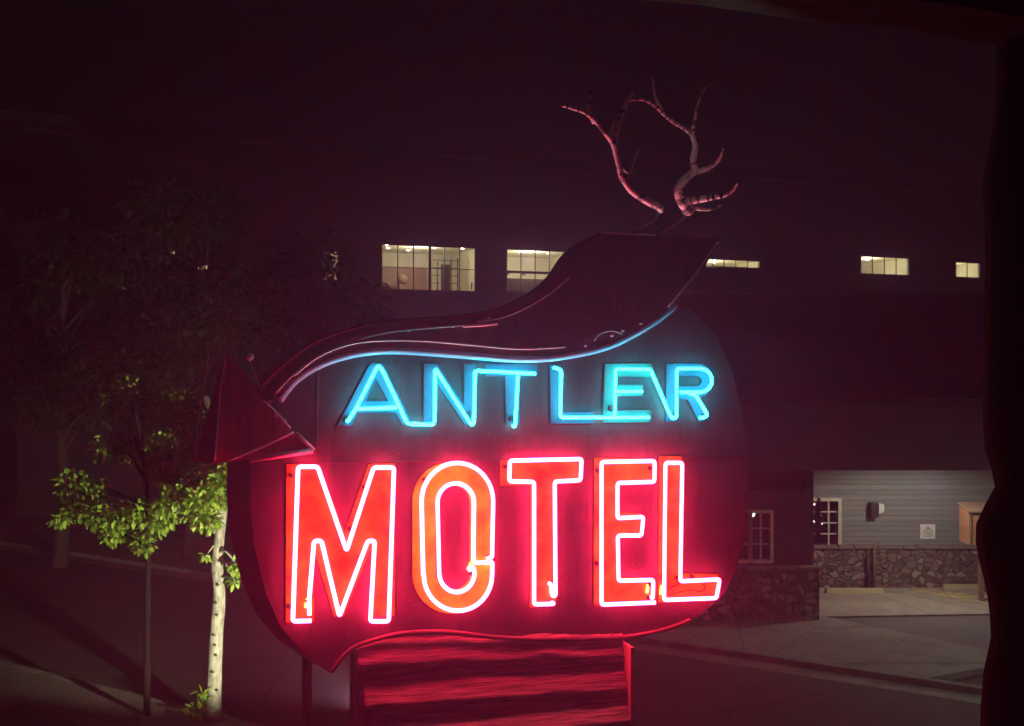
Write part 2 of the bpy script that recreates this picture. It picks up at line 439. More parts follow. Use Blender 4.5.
# letters ------------------------------------------------------------
def plate(loops, off=.017, depth=.0145):
    return MB().cutout([[P(x, y, off) for x, y in lp] for lp in loops], depth)
def arc(cx, cy, rx, ry, a0, a1, n=14):
    return [(cx+rx*math.cos(R(a0+(a1-a0)*i/n)), cy+ry*math.sin(R(a0+(a1-a0)*i/n))) for i in range(n+1)]
def letter(loops, mat, lab):
    o = plate(loops).build('letter', mat, sign); o['label'] = lab; return o
B, T = M['blue_letter'], M['teal_letter']
def Z(f, pts): return [f(*p) for p in pts]
lA = letter([Z(z2, [(80,400),(235,107),(292,107),(437,398),(385,398),(352,338),(175,338),(148,400)]), Z(z2, [(262,182),(212,284),(318,284)])], B, 'blue letter A')
lN = letter([Z(z2, [(485,110),(545,110),(672,305),(672,112),(725,110),(722,395),(676,395),(541,195),(541,392),(483,390)])], B, 'blue letter N')
lT = letter([Z(z2, [(772,112),(1015,112),(1015,170),(930,170),(930,392),(868,392),(862,170),(772,170)])], B, 'blue letter T of the upper word')
lL = letter([Z(z3, [(93,112),(143,112),(147,335),(295,335),(297,388),(97,390)])], B, 'blue letter L of the upper word')
lE = letter([Z(z3, [(350,110),(565,110),(655,330),(633,318),(563,172),(405,170),(405,208),(527,208),(527,262),(405,262),(405,328),(563,326),(563,383),(340,386)])], T, 'teal letter E')
lR = letter([Z(z3, [(637,110)]+arc(790,188,62,78,-90,90,12)+[(772,268),(842,378),(787,380),(735,278),(685,275),(685,380),(633,380)]),
             Z(z3, [(685,168)]+arc(778,192,22,23,-90,90,6)+[(685,215)])], B, 'blue letter R')
O_ = M['red_letter']
lM = letter([Z(z4, [(60,88),(178,88),(272,335),(358,88),(455,85),(453,638),(362,640),(366,395),(268,640),(232,640),(160,395),(160,657),(57,662)])], O_, 'orange letter M')
lO = letter([Z(z4, arc(659,221,141,141,180,360,20)+arc(659,489,141,141,0,180,20)), Z(z4, arc(663,229,62,64,180,360,14)+arc(663,481,62,64,0,180,14))], M['orange_letter'], 'amber letter O')
lT2 = letter([Z(z5, [(38,75),(335,65),(337,157),(240,160),(240,600),(145,608),(145,165),(38,165)])], O_, 'orange letter T')
lE2 = letter([Z(z5, [(380,65),(592,68),(592,160),(457,160),(457,265),(552,265),(552,350),(465,350),(465,500),(602,500),(602,600),(378,600)])], O_, 'orange letter E')
lL2 = letter([Z(z5, [(615,60),(695,60),(695,485),(828,487),(825,578),(612,590)])], O_, 'orange letter L')

# neon tubes
OFF = .075
def neon(f, paths, r, mat, lab, fr_=10, back=True):
    """paths: (points, closed). ends turn back into the panel"""
    for pts, closed, hook in paths:
        mb = MB()
        W = [P(*f(x, y), OFF) for x, y in pts]
        if hook:
            if hook & 1: W = [W[0]+Vector((0, .045, 0))]+W
            if hook & 2: W = W+[W[-1]+Vector((0, .045, 0))]
        W = fillet(W, fr_*.0073/3.6, closed)
        mb.tube(W, r, 8, closed)
        o = mb.build('neon_tube', mat, sign, True); o['label'] = lab
NB, NR = M['neon_blue'], M['neon_red']
rb, rr = .0115, .0145
neon(z2, [([(130,378),(175,305),(270,118),(290,140),(407,390),(527,394),(534,370),(536,132),(705,396),(716,386),(722,143),(1002,157)], False, 1),
          ([(180,320),(355,315)], False, 3), ([(922,157),(908,402)], False, 2)], rb, NB, 'cyan tube along A, N and T')
neon(z3, [([(120,130),(145,140),(141,360),(555,360)], False, 3), ([(395,357),(398,135),(560,137),(640,322),(662,366),(682,360),(684,133)]+arc(790,188,57,55,-90,90,10)+[(700,243)], False, 1),
          ([(420,240),(522,240)], False, 3), ([(735,244),(772,258),(828,350),(803,363)], False, 2)], rb, NB, 'cyan tube along L, E and R')
neon(z4, [([(150,656),(83,658),(102,97),(173,97),(278,402),(376,100),(450,100),(431,658),(364,658),(380,366),(355,366),(252,640),(187,366),(160,366),(142,580),(143,636)], False, 0)], rr, NR, 'red tube outlining M')
neon(z4, [([(795,430),(806,424)]+arc(680,222,130,139,0,-180,18)+[(556,490)]+arc(682,490,124,130,180,0,16)+[(807,443),(742,446),(738,430)]+arc(674,226,66,69,0,-180,14)+arc(678,482,64,70,180,0,14)+[(738,462),(726,470)], False, 3)], rr, NR, 'red tube outlining O', 6)
neon(z5, [([(232,595),(160,597),(160,152),(70,150),(72,75),(333,69),(329,146),(235,151),(238,566),(226,566),(222,525)], False, 3)], rr, NR, 'red tube outlining T')
neon(z5, [([(600,590),(405,598),(405,80),(598,76),(597,152),(463,156),(463,284),(557,279),(550,347),(464,347),(467,511),(593,508),(591,575)], False, 2)], rr, NR, 'red tube outlining E')
neon(z5, [([(632,581),(637,83),(698,83),(691,513),(834,506),(822,574)], True, 0)], rr, NR, 'red tube outlining L')
M['electrode'] = mat_glow('amber_electrode', (1, .36, .03), 10)
for f, x, y in [(z4,133,592),(z4,792,436),(z4,726,462),(z5,572,540),(z5,622,545),(z5,228,548)]:
    p = P(*f(x, y), .03); MB().tube([p+Vector((-.004, 0, -.03)), p+Vector((.004, 0, .03))], .010, 8).build('electrode', M['electrode'], sign, True)
# sockets, stand-offs and cables
mb = []
for f, x, y in [(z2,126,366),(z2,893,366),(z3,119,130),(z3,806,357),(z3,664,356),(z2,690,345),(z3,375,318)]:
    mb.append(MB().disc(P(*f(x, y), .018), .022, (0, -1, 0), .03, 12))
for f, x, y in [(z4,75,128),(z4,68,602),(z4,340,170),(z4,288,322),(z4,136,582),(z4,728,482),(z4,790,425),(z4,560,145),(z5,56,96),(z5,390,110),(z5,385,447),(z5,580,102),(z5,575,573),(z5,220,520),(z5,625,500),(z5,678,500),(z5,730,495),(z5,578,525)]:
    mb.append(MB().disc(P(*f(x, y), .018), .017, (0, -1, 0), .035, 10))
pieces('tube_socket', mb, M['black'], sign)
mb = MB()
mb.tube(spline([P(*z5(x, y), .06) for x, y in [(648,565),(690,552),(730,545),(765,550),(782,535),(772,520)]], 5), .005, 5)
mb.build('cable', M['black'], sign, True)
mb = MB()
mb.tube(spline([P(*z5(x, y), .06) for x, y in [(650,536),(675,528),(686,512),(684,498)]], 5), .005, 5)
mb.build('cable', M['black'], sign, True)

# antlers --------------------------------------------------------------
def za(zx, zy): return (540+zx/3.3, 60+zy/3.3)
AO = .55
def branch(mb, pts, r0, r1, o0, o1):
    k = 7
    W = [P(*za(x, y), AO+o0+(o1-o0)*i/(len(pts)-1)) for i, (x, y) in enumerate(pts)]
    W = spline(W, k); n = len(W)
    rr = []
    for i in range(n):
        t = i/(n-1); r = r0+(r1-r0)*t
        rr.append(r*(1+.16*noise.noise(W[i]*14)))
    mb.tube(W, [q*1.3 for q in rr], 8)
mb = MB()
branch(mb, [(399,494),(390,484),(340,458),(300,428),(272,388),(258,340),(247,295),(235,265),(210,235),(180,200),(150,175),(110,160),(70,148)], .022, .008, .16, .62)
branch(mb, [(238,268),(252,218),(268,178),(288,135),(308,105)], .026, .006, .38, .40)
branch(mb, [(180,205),(165,172),(163,130),(171,82)], .018, .005, .5, .42)
branch(mb, [(262,350),(295,372),(312,330),(330,290)], .007, .004, .3, .1)
la = mb.build('antler', M['bone'], sign, True); la['label'] = 'left antler with a wide forked beam'
mb = MB()
branch(mb, [(489,498),(484,486),(466,465),(457,430),(475,396),(508,366),(506,330),(513,285),(502,243),(512,200),(520,150),(543,97),(572,74)], .034, .002, .16, .45)
branch(mb, [(505,370),(555,357),(590,330),(605,292)], .018, .005, .26, .4)
branch(mb, [(472,470),(530,459),(580,452),(628,438),(652,408)], .022, .005, .2, .42)
branch(mb, [(512,490),(560,494),(600,478)], .010, .004, .2, .1)
branch(mb, [(498,243),(470,222),(440,205),(410,181),(380,151),(340,131),(300,132)], .013, .006, .38, .55)
branch(mb, [(410,182),(385,130),(378,100),(370,52)], .010, .004, .46, .3)
ra = mb.build('antler', M['bone'], sign, True); ra['label'] = 'right antler with a thick curled base'
# wire wraps
def wraps(parent, pts, r, o0, o1, every=3):
    W = spline([P(*za(x, y), AO+o0+(o1-o0)*i/(len(pts)-1)) for i, (x, y) in enumerate(pts)], 6)
    for i in range(2, len(W)-2, every):
        mb = MB()
        j = i+random.choice((0, 0, 1)); j = min(j, len(W)-2)
        t = (W[j+1]-W[j]).normalized(); t2 = (t+Vector((random.uniform(-.35, .35), 0, random.uniform(-.35, .35)))).normalized()
        q = W[j]; tt = r[0]+(r[1]-r[0])*j/(len(W)-1)
        mb.tube([q-t2*.004, q+t2*.004], tt*1.3+.003, 10)
        mb.build('wire_wrap', M['black'], parent)
wraps(la, [(393,485),(340,458),(300,428),(272,388),(258,340),(247,295),(235,265),(210,235),(180,200),(150,175),(110,160),(70,148)], (.022, .009), .18, .62, 4)
wraps(ra, [(486,488),(466,465),(457,430),(475,396),(508,366),(506,330),(513,285),(502,243)], (.033, .02), .18, .32, 4)
wraps(ra, [(472,470),(530,459),(580,452),(628,438)], (.021, .009), .2, .4, 3)
wraps(ra, [(498,243),(470,222),(440,205),(410,181),(380,151),(340,131),(300,132)], (.012, .007), .38, .55, 3)
# brackets that bolt the antlers down
mb = MB()
for x, y, o in [(660.5,210.5,.71),(688,211.5,.71)]:
    p = P(x, y, o); mb.tube(fillet([p, p+Vector((0, .16, -.06)), p+Vector((0, .66, -.09)), p+Vector((0, .72, -.2))], .1), .012, 8)
mb.build('antler_bracket', M['black'], sign)

# pedestal ---------------------------------------------------------------
pb = P(352, 700, .0); pr = P(628, 700, .0)
core = MB()
xl, xr = pb.x+.05, pr.x-.01
ztop = P(480, 634, 0).z
core.box(xl, xr, .05, .62, .003, ztop-.02)
ped = core.build('pedestal', M['side'], sign)
zs = [P(367,640,.1).z, P(367,676,.2).z, P(375,712,.2).z]
zr = [P(627,630,.1).z, P(627,663,.2).z, P(627,693,.2).z]
k = 0
while zs[-1] > .15:
    zs.append(zs[-1]-random.uniform(.24, .31)); zr.append(zr[-1]-random.uniform(.22, .27))
for b in range(len(zs)-1):
    bm_ = MB(); NX, NZ = 90, 7
    grid = []
    for i in range(NX+1):
        f = i/NX
        xleft = P(358+ (zs[0]-zs[b])*30, 660, .1).x
        x = xleft+(P(627, 680, .1).x-xleft)*f
        zt = zs[b]+(zr[b]-zs[b])*f; zb = zs[b+1]+(zr[b+1]-zs[b+1])*f
        zb += (.035*noise.noise(Vector((x*2.1, b*3.7+.5, 0))))+.016*noise.noise(Vector((x*6, b*9.1, 4)))+.009*noise.noise(Vector((x*19, b*3.3, 8)))
        zb = max(zb, .02)
        zt = zt+(.16 if b == 0 else .03)
        rowv = []
        for j in range(NZ+1):
            g = j/NZ
            off = -.08+.075*b+(.15+.0*b)*g+.010*noise.noise(Vector((x*1.7, j*.7, b*5)))+.005*noise.noise(Vector((x*7, j*1.9, b*5)))
            rowv.append(Vector((x, -off, zt+(zb-zt)*g)))
        rowv.append(rowv[-1]+Vector((0, .03, -.003)))
        rowv.append(rowv[-1]+Vector((0, .06, .02)))
        grid.append([bm_.bm.verts.new(q) for q in rowv])
    for i in range(NX):
        for j in range(len(grid[0])-1):
            bm_.bm.faces.new((grid[i][j], grid[i+1][j], grid[i+1][j+1], grid[i][j+1]))
    bm_.bm.faces.new(grid[0]); bm_.bm.faces.new(grid[-1])
    bm_.build('board', M['slab'], ped, True)
q = P(628.5, 690, .12)
MB().box(q.x-.012, q.x+.012, -.20, .03, .003, P(628, 645, .12).z).build('corner_post', M['post_red'], ped)
q = P(354, 690, .06)
MB().box(q.x-.02, q.x+.0, -.06, .04, .003, P(350, 655, .12).z).build('corner_post', M['side'], ped)
q = P(307, 690, -.5)
MB().tube([(q.x, .5, .003), (q.x, .5, P(307, 640, -.5).z)], .038, 14).build('support_pole', M['steel'], sign, True)

# ------------------------------------------------------------------ GROUND
def sheet(name, pts, z, mat, kind=True):
    o = MB().quad(*[Vector((p[0], p[1], z)) for p in pts]).build(name, mat)
    if kind: struct(o)
    return o
sheet('ground', [(-75,-18),(75,-18),(75,95),(-75,95)], 0, M['earth'])
sd = Vector((.84, -.545, 0)).normalized(); sn = Vector((-sd.y, sd.x, 0))     # street direction, away normal
far0 = gnd(690, 651); near0 = gnd(85, 688)
def along(p, t, n=0): q = p+sd*t+sn*n; return (q.x, q.y)
sheet('street', [along(near0, -60), along(near0, 60), along(far0, 60), along(far0, -60)], .004, M['asphalt'])
MB().loft([Vector((*along(near0, t, n), .10)) for t, n in [(-60,-9),(60,-9),(60,-.15),(-60,-.15)]],
          [Vector((*along(near0, t, n), -.05)) for t, n in [(-60,-9),(60,-9),(60,-.15),(-60,-.15)]]).build('pavement', M['concrete'])
struct(bpy.data.objects['pavement'])
def kerb(p, sgn):
    mb = MB()
    t = -40
    while t < 40:
        e = t+2.4-.012
        pts = [(t, 0), (e, 0), (e, sgn*.145), (t, sgn*.145)]
        mb.loft([Vector((*along(p, a, b), .115)) for a, b in pts], [Vector((*along(p, a, b), -.05)) for a, b in pts])
        t += 2.4
    o = mb.build('kerb', M['kerb'], bevel=.015); struct(o)
kerb(near0, -1); kerb(far0, 1)
# concrete gutter in front of the far kerb
sheet('gutter', [along(far0, -40, -.45), along(far0, 40, -.45), along(far0, 40, -.01), along(far0, -40, -.01)], .008, M['kerb'])
# far pavement (widens toward the drive)
a1 = gnd(814, 619); a2 = gnd(998, 660)
g1 = [along(far0, -45, .15), along(far0, 3.9, .15), (a2.x+.4, a2.y-.3), (a1.x, a1.y), (5.2, 21.6), (-8, 31), along(far0, -45, 6)]
mb = MB(); mb.loft([Vector((*p, .10)) for p in g1], [Vector((*p, -.05)) for p in g1])
struct(mb.build('pavement', M['concrete']))
# drive and lot
dr = [gnd(816, 622), gnd(1000, 664), gnd(1120, 690), gnd(1300, 604), gnd(1000, 612.5), gnd(822, 620)]
sheet('driveway', dr, .012, M['drive'])
lt = [gnd(790, 619.5), gnd(1400, 609), (16, 25.2), (5.5, 24.9)]
mb = MB(); L0 = [Vector((p[0], p[1], .05)) for p in lt]; mb.loft(L0, [v-Vector((0, 0, .08)) for v in L0])
struct(mb.build('parking_lot', M['lot']))
mb = MB()
s0, s1, s2, s3 = gnd(912, 591, .05), gnd(995, 606, .05), gnd(995, 598, .05), gnd(930, 588.5, .05)
mb.quad(*[Vector((v.x, v.y, .055)) for v in (s0, s1, s2, s3)])
struct(mb.build('yellow_marking', M['yellow']))

# ------------------------------------------------------------------ LOW BUILDING (right)
WY = 24.4; BY = 21.2
wrot = R(1.5)
low = empty('siding_building', (6, 22.5, 0), 'low grey sided building with stone base and deep dark roof fascia behind the sign', 'building')
def lb(mb): return mb
O6 = Vector((6, 22.5, 0))
class LMB(MB):
    def bx(s, x0, x1, y0, y1, z0, z1): return s.box(x0-6, x1-6, y0-22.5, y1-22.5, z0, z1)
STH = .96
# recessed wall, with window opening
wx0, wx1 = at(820,520,WY).x, at(838,520,WY).x      # pane opening
wz1, wz0 = at(0,501,WY).z, at(0,545,WY).z
xL, xR = 5.86, 15.5
mb = LMB()
mb.bx(xL, wx0-.52, WY, WY+.2, STH, 3.0)
mb.bx(wx0-.52, wx1, WY, WY+.2, STH, wz0); mb.bx(wx0-.52, wx1, WY, WY+.2, wz1, 3.0)
mb.bx(wx1, xR, WY, WY+.2, STH, 3.0)
mb.build('wall', M['siding'], low)
mb = LMB(); mb.bx(xL, xR, WY-.16, WY+.2, -.02, STH-.05); mb.build('stone_base', M['stone'], low)
# uneven stone ledge
mb = MB(); x = xL
while x < xR:
    w = random.uniform(.25, .55); mb.box(x-6, x+w-.012-6, WY-.21+random.uniform(-.02, .02)-22.5, WY-.02-22.5, STH-.052, STH+random.uniform(-.0, .03)); x += w
mb.build('stone_ledge', M['cap'], low, bevel=.015)
def window(parent, o, x0, x1, z0, z1, y, cols, rows, frame_m, sep=None, fw=.07, deep=.09):
    """frame, glazing bars and pane set into an opening; parent-local coordinates via origin o"""
    f = MB()
    X0, X1, Y = x0-o.x, x1-o.x, y-o.y
    f.box(X0-fw, X0, Y-.035, Y+deep, z0-fw, z1+fw); f.box(X1, X1+fw, Y-.035, Y+deep, z0-fw, z1+fw)
    f.box(X0, X1, Y-.035, Y+deep, z1, z1+fw); f.box(X0, X1, Y-.05, Y+deep, z0-fw, z0)
    fo = f.build('window', frame_m, parent)
    b = MB()
    for i in range(1, cols): xx = X0+(X1-X0)*i/cols; b.box(xx-.016, xx+.016, Y+.02, Y+.05, z0, z1)
    for j in range(1, rows):
        zz = z0+(z1-z0)*j/rows
        b.box(X0+.001, X1-.001, Y+.024, Y+.046, zz-.013, zz+.013)
    if cols*rows > 1: b.build('glazing_bars', frame_m, fo)
    g = MB(); g.box(X0, X1, Y+.055, Y+.062, z0, z1); g.build('pane', M['glass'], fo)
    return fo
window(low, O6, wx0, wx1, wz0, wz1, WY, 2, 4, M['wtrim'])
window(low, O6, wx0-.50, wx0-.07, wz0, wz1, WY, 2, 4, M['wtrim'])
# dim room behind that window
mb = MB(); mb.box(wx0-1.2-6, wx1+1.2-6, WY+.21-22.5, WY+2.6-22.5, .0, 2.9); rm = mb.build('room', M['room_dark'], low)
for p in list(rm.data.polygons): pass
b2 = bmesh.new(); b2.from_mesh(rm.data)
for fc in list(b2.faces):
    if fc.normal.y < -.9: bmesh.ops.delete(b2, geom=[fc], context='FACES_ONLY')
b2.to_mesh(rm.data); b2.free()
mb = MB()
for dx, z, r in [(.12,1.75,.05),(.25,1.5,.035),(.1,1.35,.06),(.3,1.3,.03)]:
    mb.ball((wx0+dx-6, WY+.9-22.5, z), r*.5, 2)
mb.build('room_lamp', M['lamp3'], low, True)
# projecting bay on the left
bxL, bxR = .6, at(813, 520, BY).x
bz = 1.10
w0, w1 = at(752,530,BY).x, at(770,530,BY).x
bz1, bz0 = at(0,513,BY).z, at(0,560,BY).z
mb = LMB()
v0 = w0-.55
mb.bx(bxL, v0, BY, BY+.2, bz, 3.0); mb.bx(w1, bxR-.22, BY, BY+.2, bz, 3.0)
mb.bx(v0, w1, BY, BY+.2, bz1, 3.0)
if bz0 > bz: mb.bx(v0, w1, BY, BY+.2, bz, bz0)
mb.bx(bxR-.21, bxR-.02, BY+.2, WY, bz, 3.0)
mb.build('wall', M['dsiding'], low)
LMB().bx(bxR-.22, bxR, BY-.03, BY+.199, bz, 2.96).build('corner_post', M['dsiding'], low)
window(low, O6, w0, w1, max(bz0, bz+.08), bz1, BY, 2, 3, M['wtrim'], fw=.06)
window(low, O6, w0-.49, w0-.07, max(bz0, bz+.08), bz1, BY, 2, 3, M['wtrim'], fw=.06)
mb = LMB(); mb.bx(bxL, bxR+.06, BY-.22, BY+.21, -.02, bz-.07); mb.bx(bxR-.2, bxR+.06, BY+.21, WY-.17, -.02, bz-.07)
mb.build('stone_base', M['stone'], low)
mb = MB(); x = bxL
while x < bxR-.1:
    w = random.uniform(.3, .6); w = min(w, bxR+.1-x); mb.box(x-6, x+w-.012-6, BY-.27+random.uniform(-.025, .025)-22.5, BY-.01-22.5, bz-.068, bz+random.uniform(-.0, .03)); x += w
mb.build('stone_ledge', M['cap'], low, bevel=.02)
mb = LMB(); mb.bx(3.3, 5.4, BY+.8, BY+2.4, 0, .8); mb.build('counter', M['room_dark'], low)
mb = MB(); mb.ball((w0+.3-6, BY+1.4-22.5, 1.9), .07, 2); mb.build('room_lamp', M['lamp3'], low, True)
mb = LMB(); mb.bx(w0-1.4, w1+.4, BY+2.5, BY+2.6, 0, 2.95); mb.build('room_wall', M['room_wood'], low)
# roof over both, fascia
FZ0 = at(0, 470, BY-.9).z; FZ1 = at(0, 403, BY-.9).z
mb = LMB(); mb.bx(bxL-.3, 13.6, BY-.9, BY-.82, FZ0, FZ1); mb.bx(13.52, 13.6, BY-.82, 31, FZ0, FZ1); fas = mb.build('fascia', M['fascia'], low)
mb = LMB(); mb.bx(bxL-.3, 13.63, BY-.94, BY-.78, FZ1+.002, FZ1+.06); mb.build('gutter_cap', M['dkmetal'], fas)
mb = LMB(); mb.bx(bxL-.3, 13.5, BY-.81, 31, 3.01, 3.1); mb.build('soffit', M['soffit'], low)
mb = LMB(); mb.bx(bxL-.3, 13.5, BY-.81, 31, FZ1-.2, FZ1-.1); mb.build('roof', M['dkmetal'], low)
mb = LMB(); mb.bx(13.65, 15.4, WY+.2, 31, 0, 3.0); mb.build('side_wall', M['siding'], low)
# the upper storey set back
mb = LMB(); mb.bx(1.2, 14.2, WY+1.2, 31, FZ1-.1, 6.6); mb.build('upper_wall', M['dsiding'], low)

# wall fittings and lot furniture
c = at(875, 509, WY)
wl = empty('wall_light', (c.x, WY, c.z), 'dark box wall light with a white lens on the grey siding above the stone base', 'wall light')
MB().box(-.16, .02, -.22, -.001, -.16, .16).build('housing', M['dkmetal'], wl, bevel=.015)
mb = MB(); mb.loft([(.022,-.20,.14),(.022,-.02,.14),(.022,-.02,-.03),(.022,-.20,-.10)], [(.15,-.17,.12),(.15,-.02,.12),(.15,-.02,-.0),(.15,-.17,-.04)])
mb.build('lens', M['hood_white'], wl, bevel=.01)
c = at(927.5, 531.5, WY)
ns = empty('notice_sign', (c.x, WY, c.z), 'small white notice plate with a grey emblem on the siding', 'sign')
MB().box(-.165, .165, -.022, -.002, -.16, .16).build('plate', M['white'], ns)
mb = MB()
mb.loft([(-.05,-.0255,.05),(.0,-.0255,.12),(.06,-.0255,.05)], [(-.05,-.0225,.05),(.0,-.0225,.12),(.06,-.0225,.05)])
for z, w in ((.02,.11),(-.01,.12),(-.04,.09),(-.07,.12),(-.10,.1)): mb.box(-w, w, -.0255, -.0225, z-.007, z+.007)
mb.build('printing', M['grey'], ns)
c = at(876, 585, WY-.3)
sp = empty('stand_pipe', (c.x, WY-.26, .05), 'pair of thin brown pipes standing against the stone base under the wall light', 'pipe')
MB().tube(fillet([(-.03,0,0),(-.03,0,.9),(.02,0,1.0),(.1,0,1.02)], .08), .028, 10).build('riser', M['wood'], sp, True)
MB().tube([(-.16,.02,0),(-.16,.02,.72)], .04, 10).build('riser', M['dkmetal'], sp, True)
# wooden box on posts
c = at(960, 540, 22.9)
bx = empty('wooden_cabinet', (c.x+.52, 22.9, .05), 'brown stained wooden cabinet with sloping lid raised on two posts', 'cabinet')
z0, z1 = at(0, 545, 22.6).z-.05, at(0, 513, 22.6).z-.05
MB().box(-.44, .6, -.24, .24, z0, z1).build('body', M['box_wood'], bx)
mb = MB(); mb.loft([(-.47,-.28,z1+.004),(.64,-.28,z1+.004),(.64,.27,z1+.13),(-.47,.27,z1+.13)], [(-.47,-.28,z1+.03),(.64,-.28,z1+.03),(.64,.27,z1+.16),(-.47,.27,z1+.16)])
mb.build('lid', M['wood'], bx)
MB().loft([(-.44,.24,z1),(-.44,-.24,z1),(-.44,.24,z1+.115)], [(.6,.24,z1),(.6,-.24,z1),(.6,.24,z1+.115)]).build('gable', M['box_wood'], bx)
for px in (-.08, .42): MB().box(px-.045, px+.045, -.05, .05, 0, z0).build('post', M['wood'], bx)
MB().box(-.44, -.39, -.26, -.241, z0, z1).build('corner_trim', M['wood'], bx)
MB().box(-.034, .374, -.03, .03, z0-.38, z0-.30).build('rail', M['wood'], bx)
for (xa, xb, yy), lab in (((824, 882, 590), 'yellow painted wheel stop in front of the window'), ((941, 1003, 586), 'yellow painted wheel stop beneath the wooden cabinet')):
    g0, g1 = gnd(xa, yy+2, .05), gnd(xb, yy+2, .05); cx = (g0.x+g1.x)/2; L = (g1.x-g0.x)/2; y = g0.y-.1
    o = MB().loft([(-L,-.09,0),(L,-.09,0),(L,.09,0),(-L,.09,0)], [(-L+.02,-.06,.1),(L-.02,-.06,.1),(L-.02,.06,.1),(-L+.02,.06,.1)]).build('wheel_stop', M['stop'], bevel=.01)
    o.location = (cx, y, .05); tag(o, lab, 'wheel stop', 'wheel stops in the parking lot')

# ------------------------------------------------------------------ BACK BUILDING with lit windows
BR = R(22)
BF = Frame(-3.0, 40.0, BR)
back = empty('dark_building', (-3, 40, 0), 'tall dark building with a row of lit upper windows far behind the sign', 'building', BR)
wins = [  # px0, py0, px1, py1, cols, rows, style
 (381,245.5,476,291,6,2,'hall'), (506,250,578,293,5,2,'kitchen'), (318,250,339,281,2,1,'plain'), (688,259,760,267.5,6,1,'plain'),
 (860,256.5,909,275,4,1,'plain'), (955,262,980,278,2,1,'plain'), (158,250,176,262,2,1,'plain'), (197,264,209,275,1,1,'plain'), (116,273,127,292,2,2,'plain'), (136,345,150,366,2,1,'plain')]
rects = []
for (x0, y0, x1, y1, c_, r_, st) in wins:
    xm = (y0+y1)/2
    a0 = BF.p(x0, xm); a1_ = BF.p(x1, xm)
    zc1 = (BF.p(x0, y0).z+BF.p(x1, y0).z)/2; zc0 = (BF.p(x0, y1).z+BF.p(x1, y1).z)/2
    rects.append((a0.x, a1_.x, zc0, zc1, c_, r_, st))
XL, XR, ZT = -15.5, 34.0, 12.5
xs = sorted({XL, XR} | {r[0] for r in rects} | {r[1] for r in rects}); zs_ = sorted({0.0, ZT} | {r[2] for r in rects} | {r[3] for r in rects})
mb = MB()
for i in range(len(xs)-1):
    for j in range(len(zs_)-1):
        xc = (xs[i]+xs[i+1])/2; zc = (zs_[j]+zs_[j+1])/2
        if any(r[0] < xc < r[1] and r[2] < zc < r[3] for r in rects): continue
        mb.quad((xs[i],0,zs_[j]), (xs[i+1],0,zs_[j]), (xs[i+1],0,zs_[j+1]), (xs[i],0,zs_[j+1]))
bmesh.ops.remove_doubles(mb.bm, verts=mb.bm.verts[:], dist=1e-4)
mb.quad((XL,0,0),(XL,12,0),(XL,12,ZT),(XL,0,ZT)); mb.quad((XR,0,0),(XR,12,0),(XR,12,ZT),(XR,0,ZT)); mb.quad((XL,12,0),(XR,12,0),(XR,12,ZT),(XL,12,ZT))
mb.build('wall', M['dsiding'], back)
MB().box(XL-.5, XR+.5, -.7, 12.4, ZT+.002, ZT+.35).build('roof', M['dkmetal'], back)
OB = Vector((0, 0, 0))
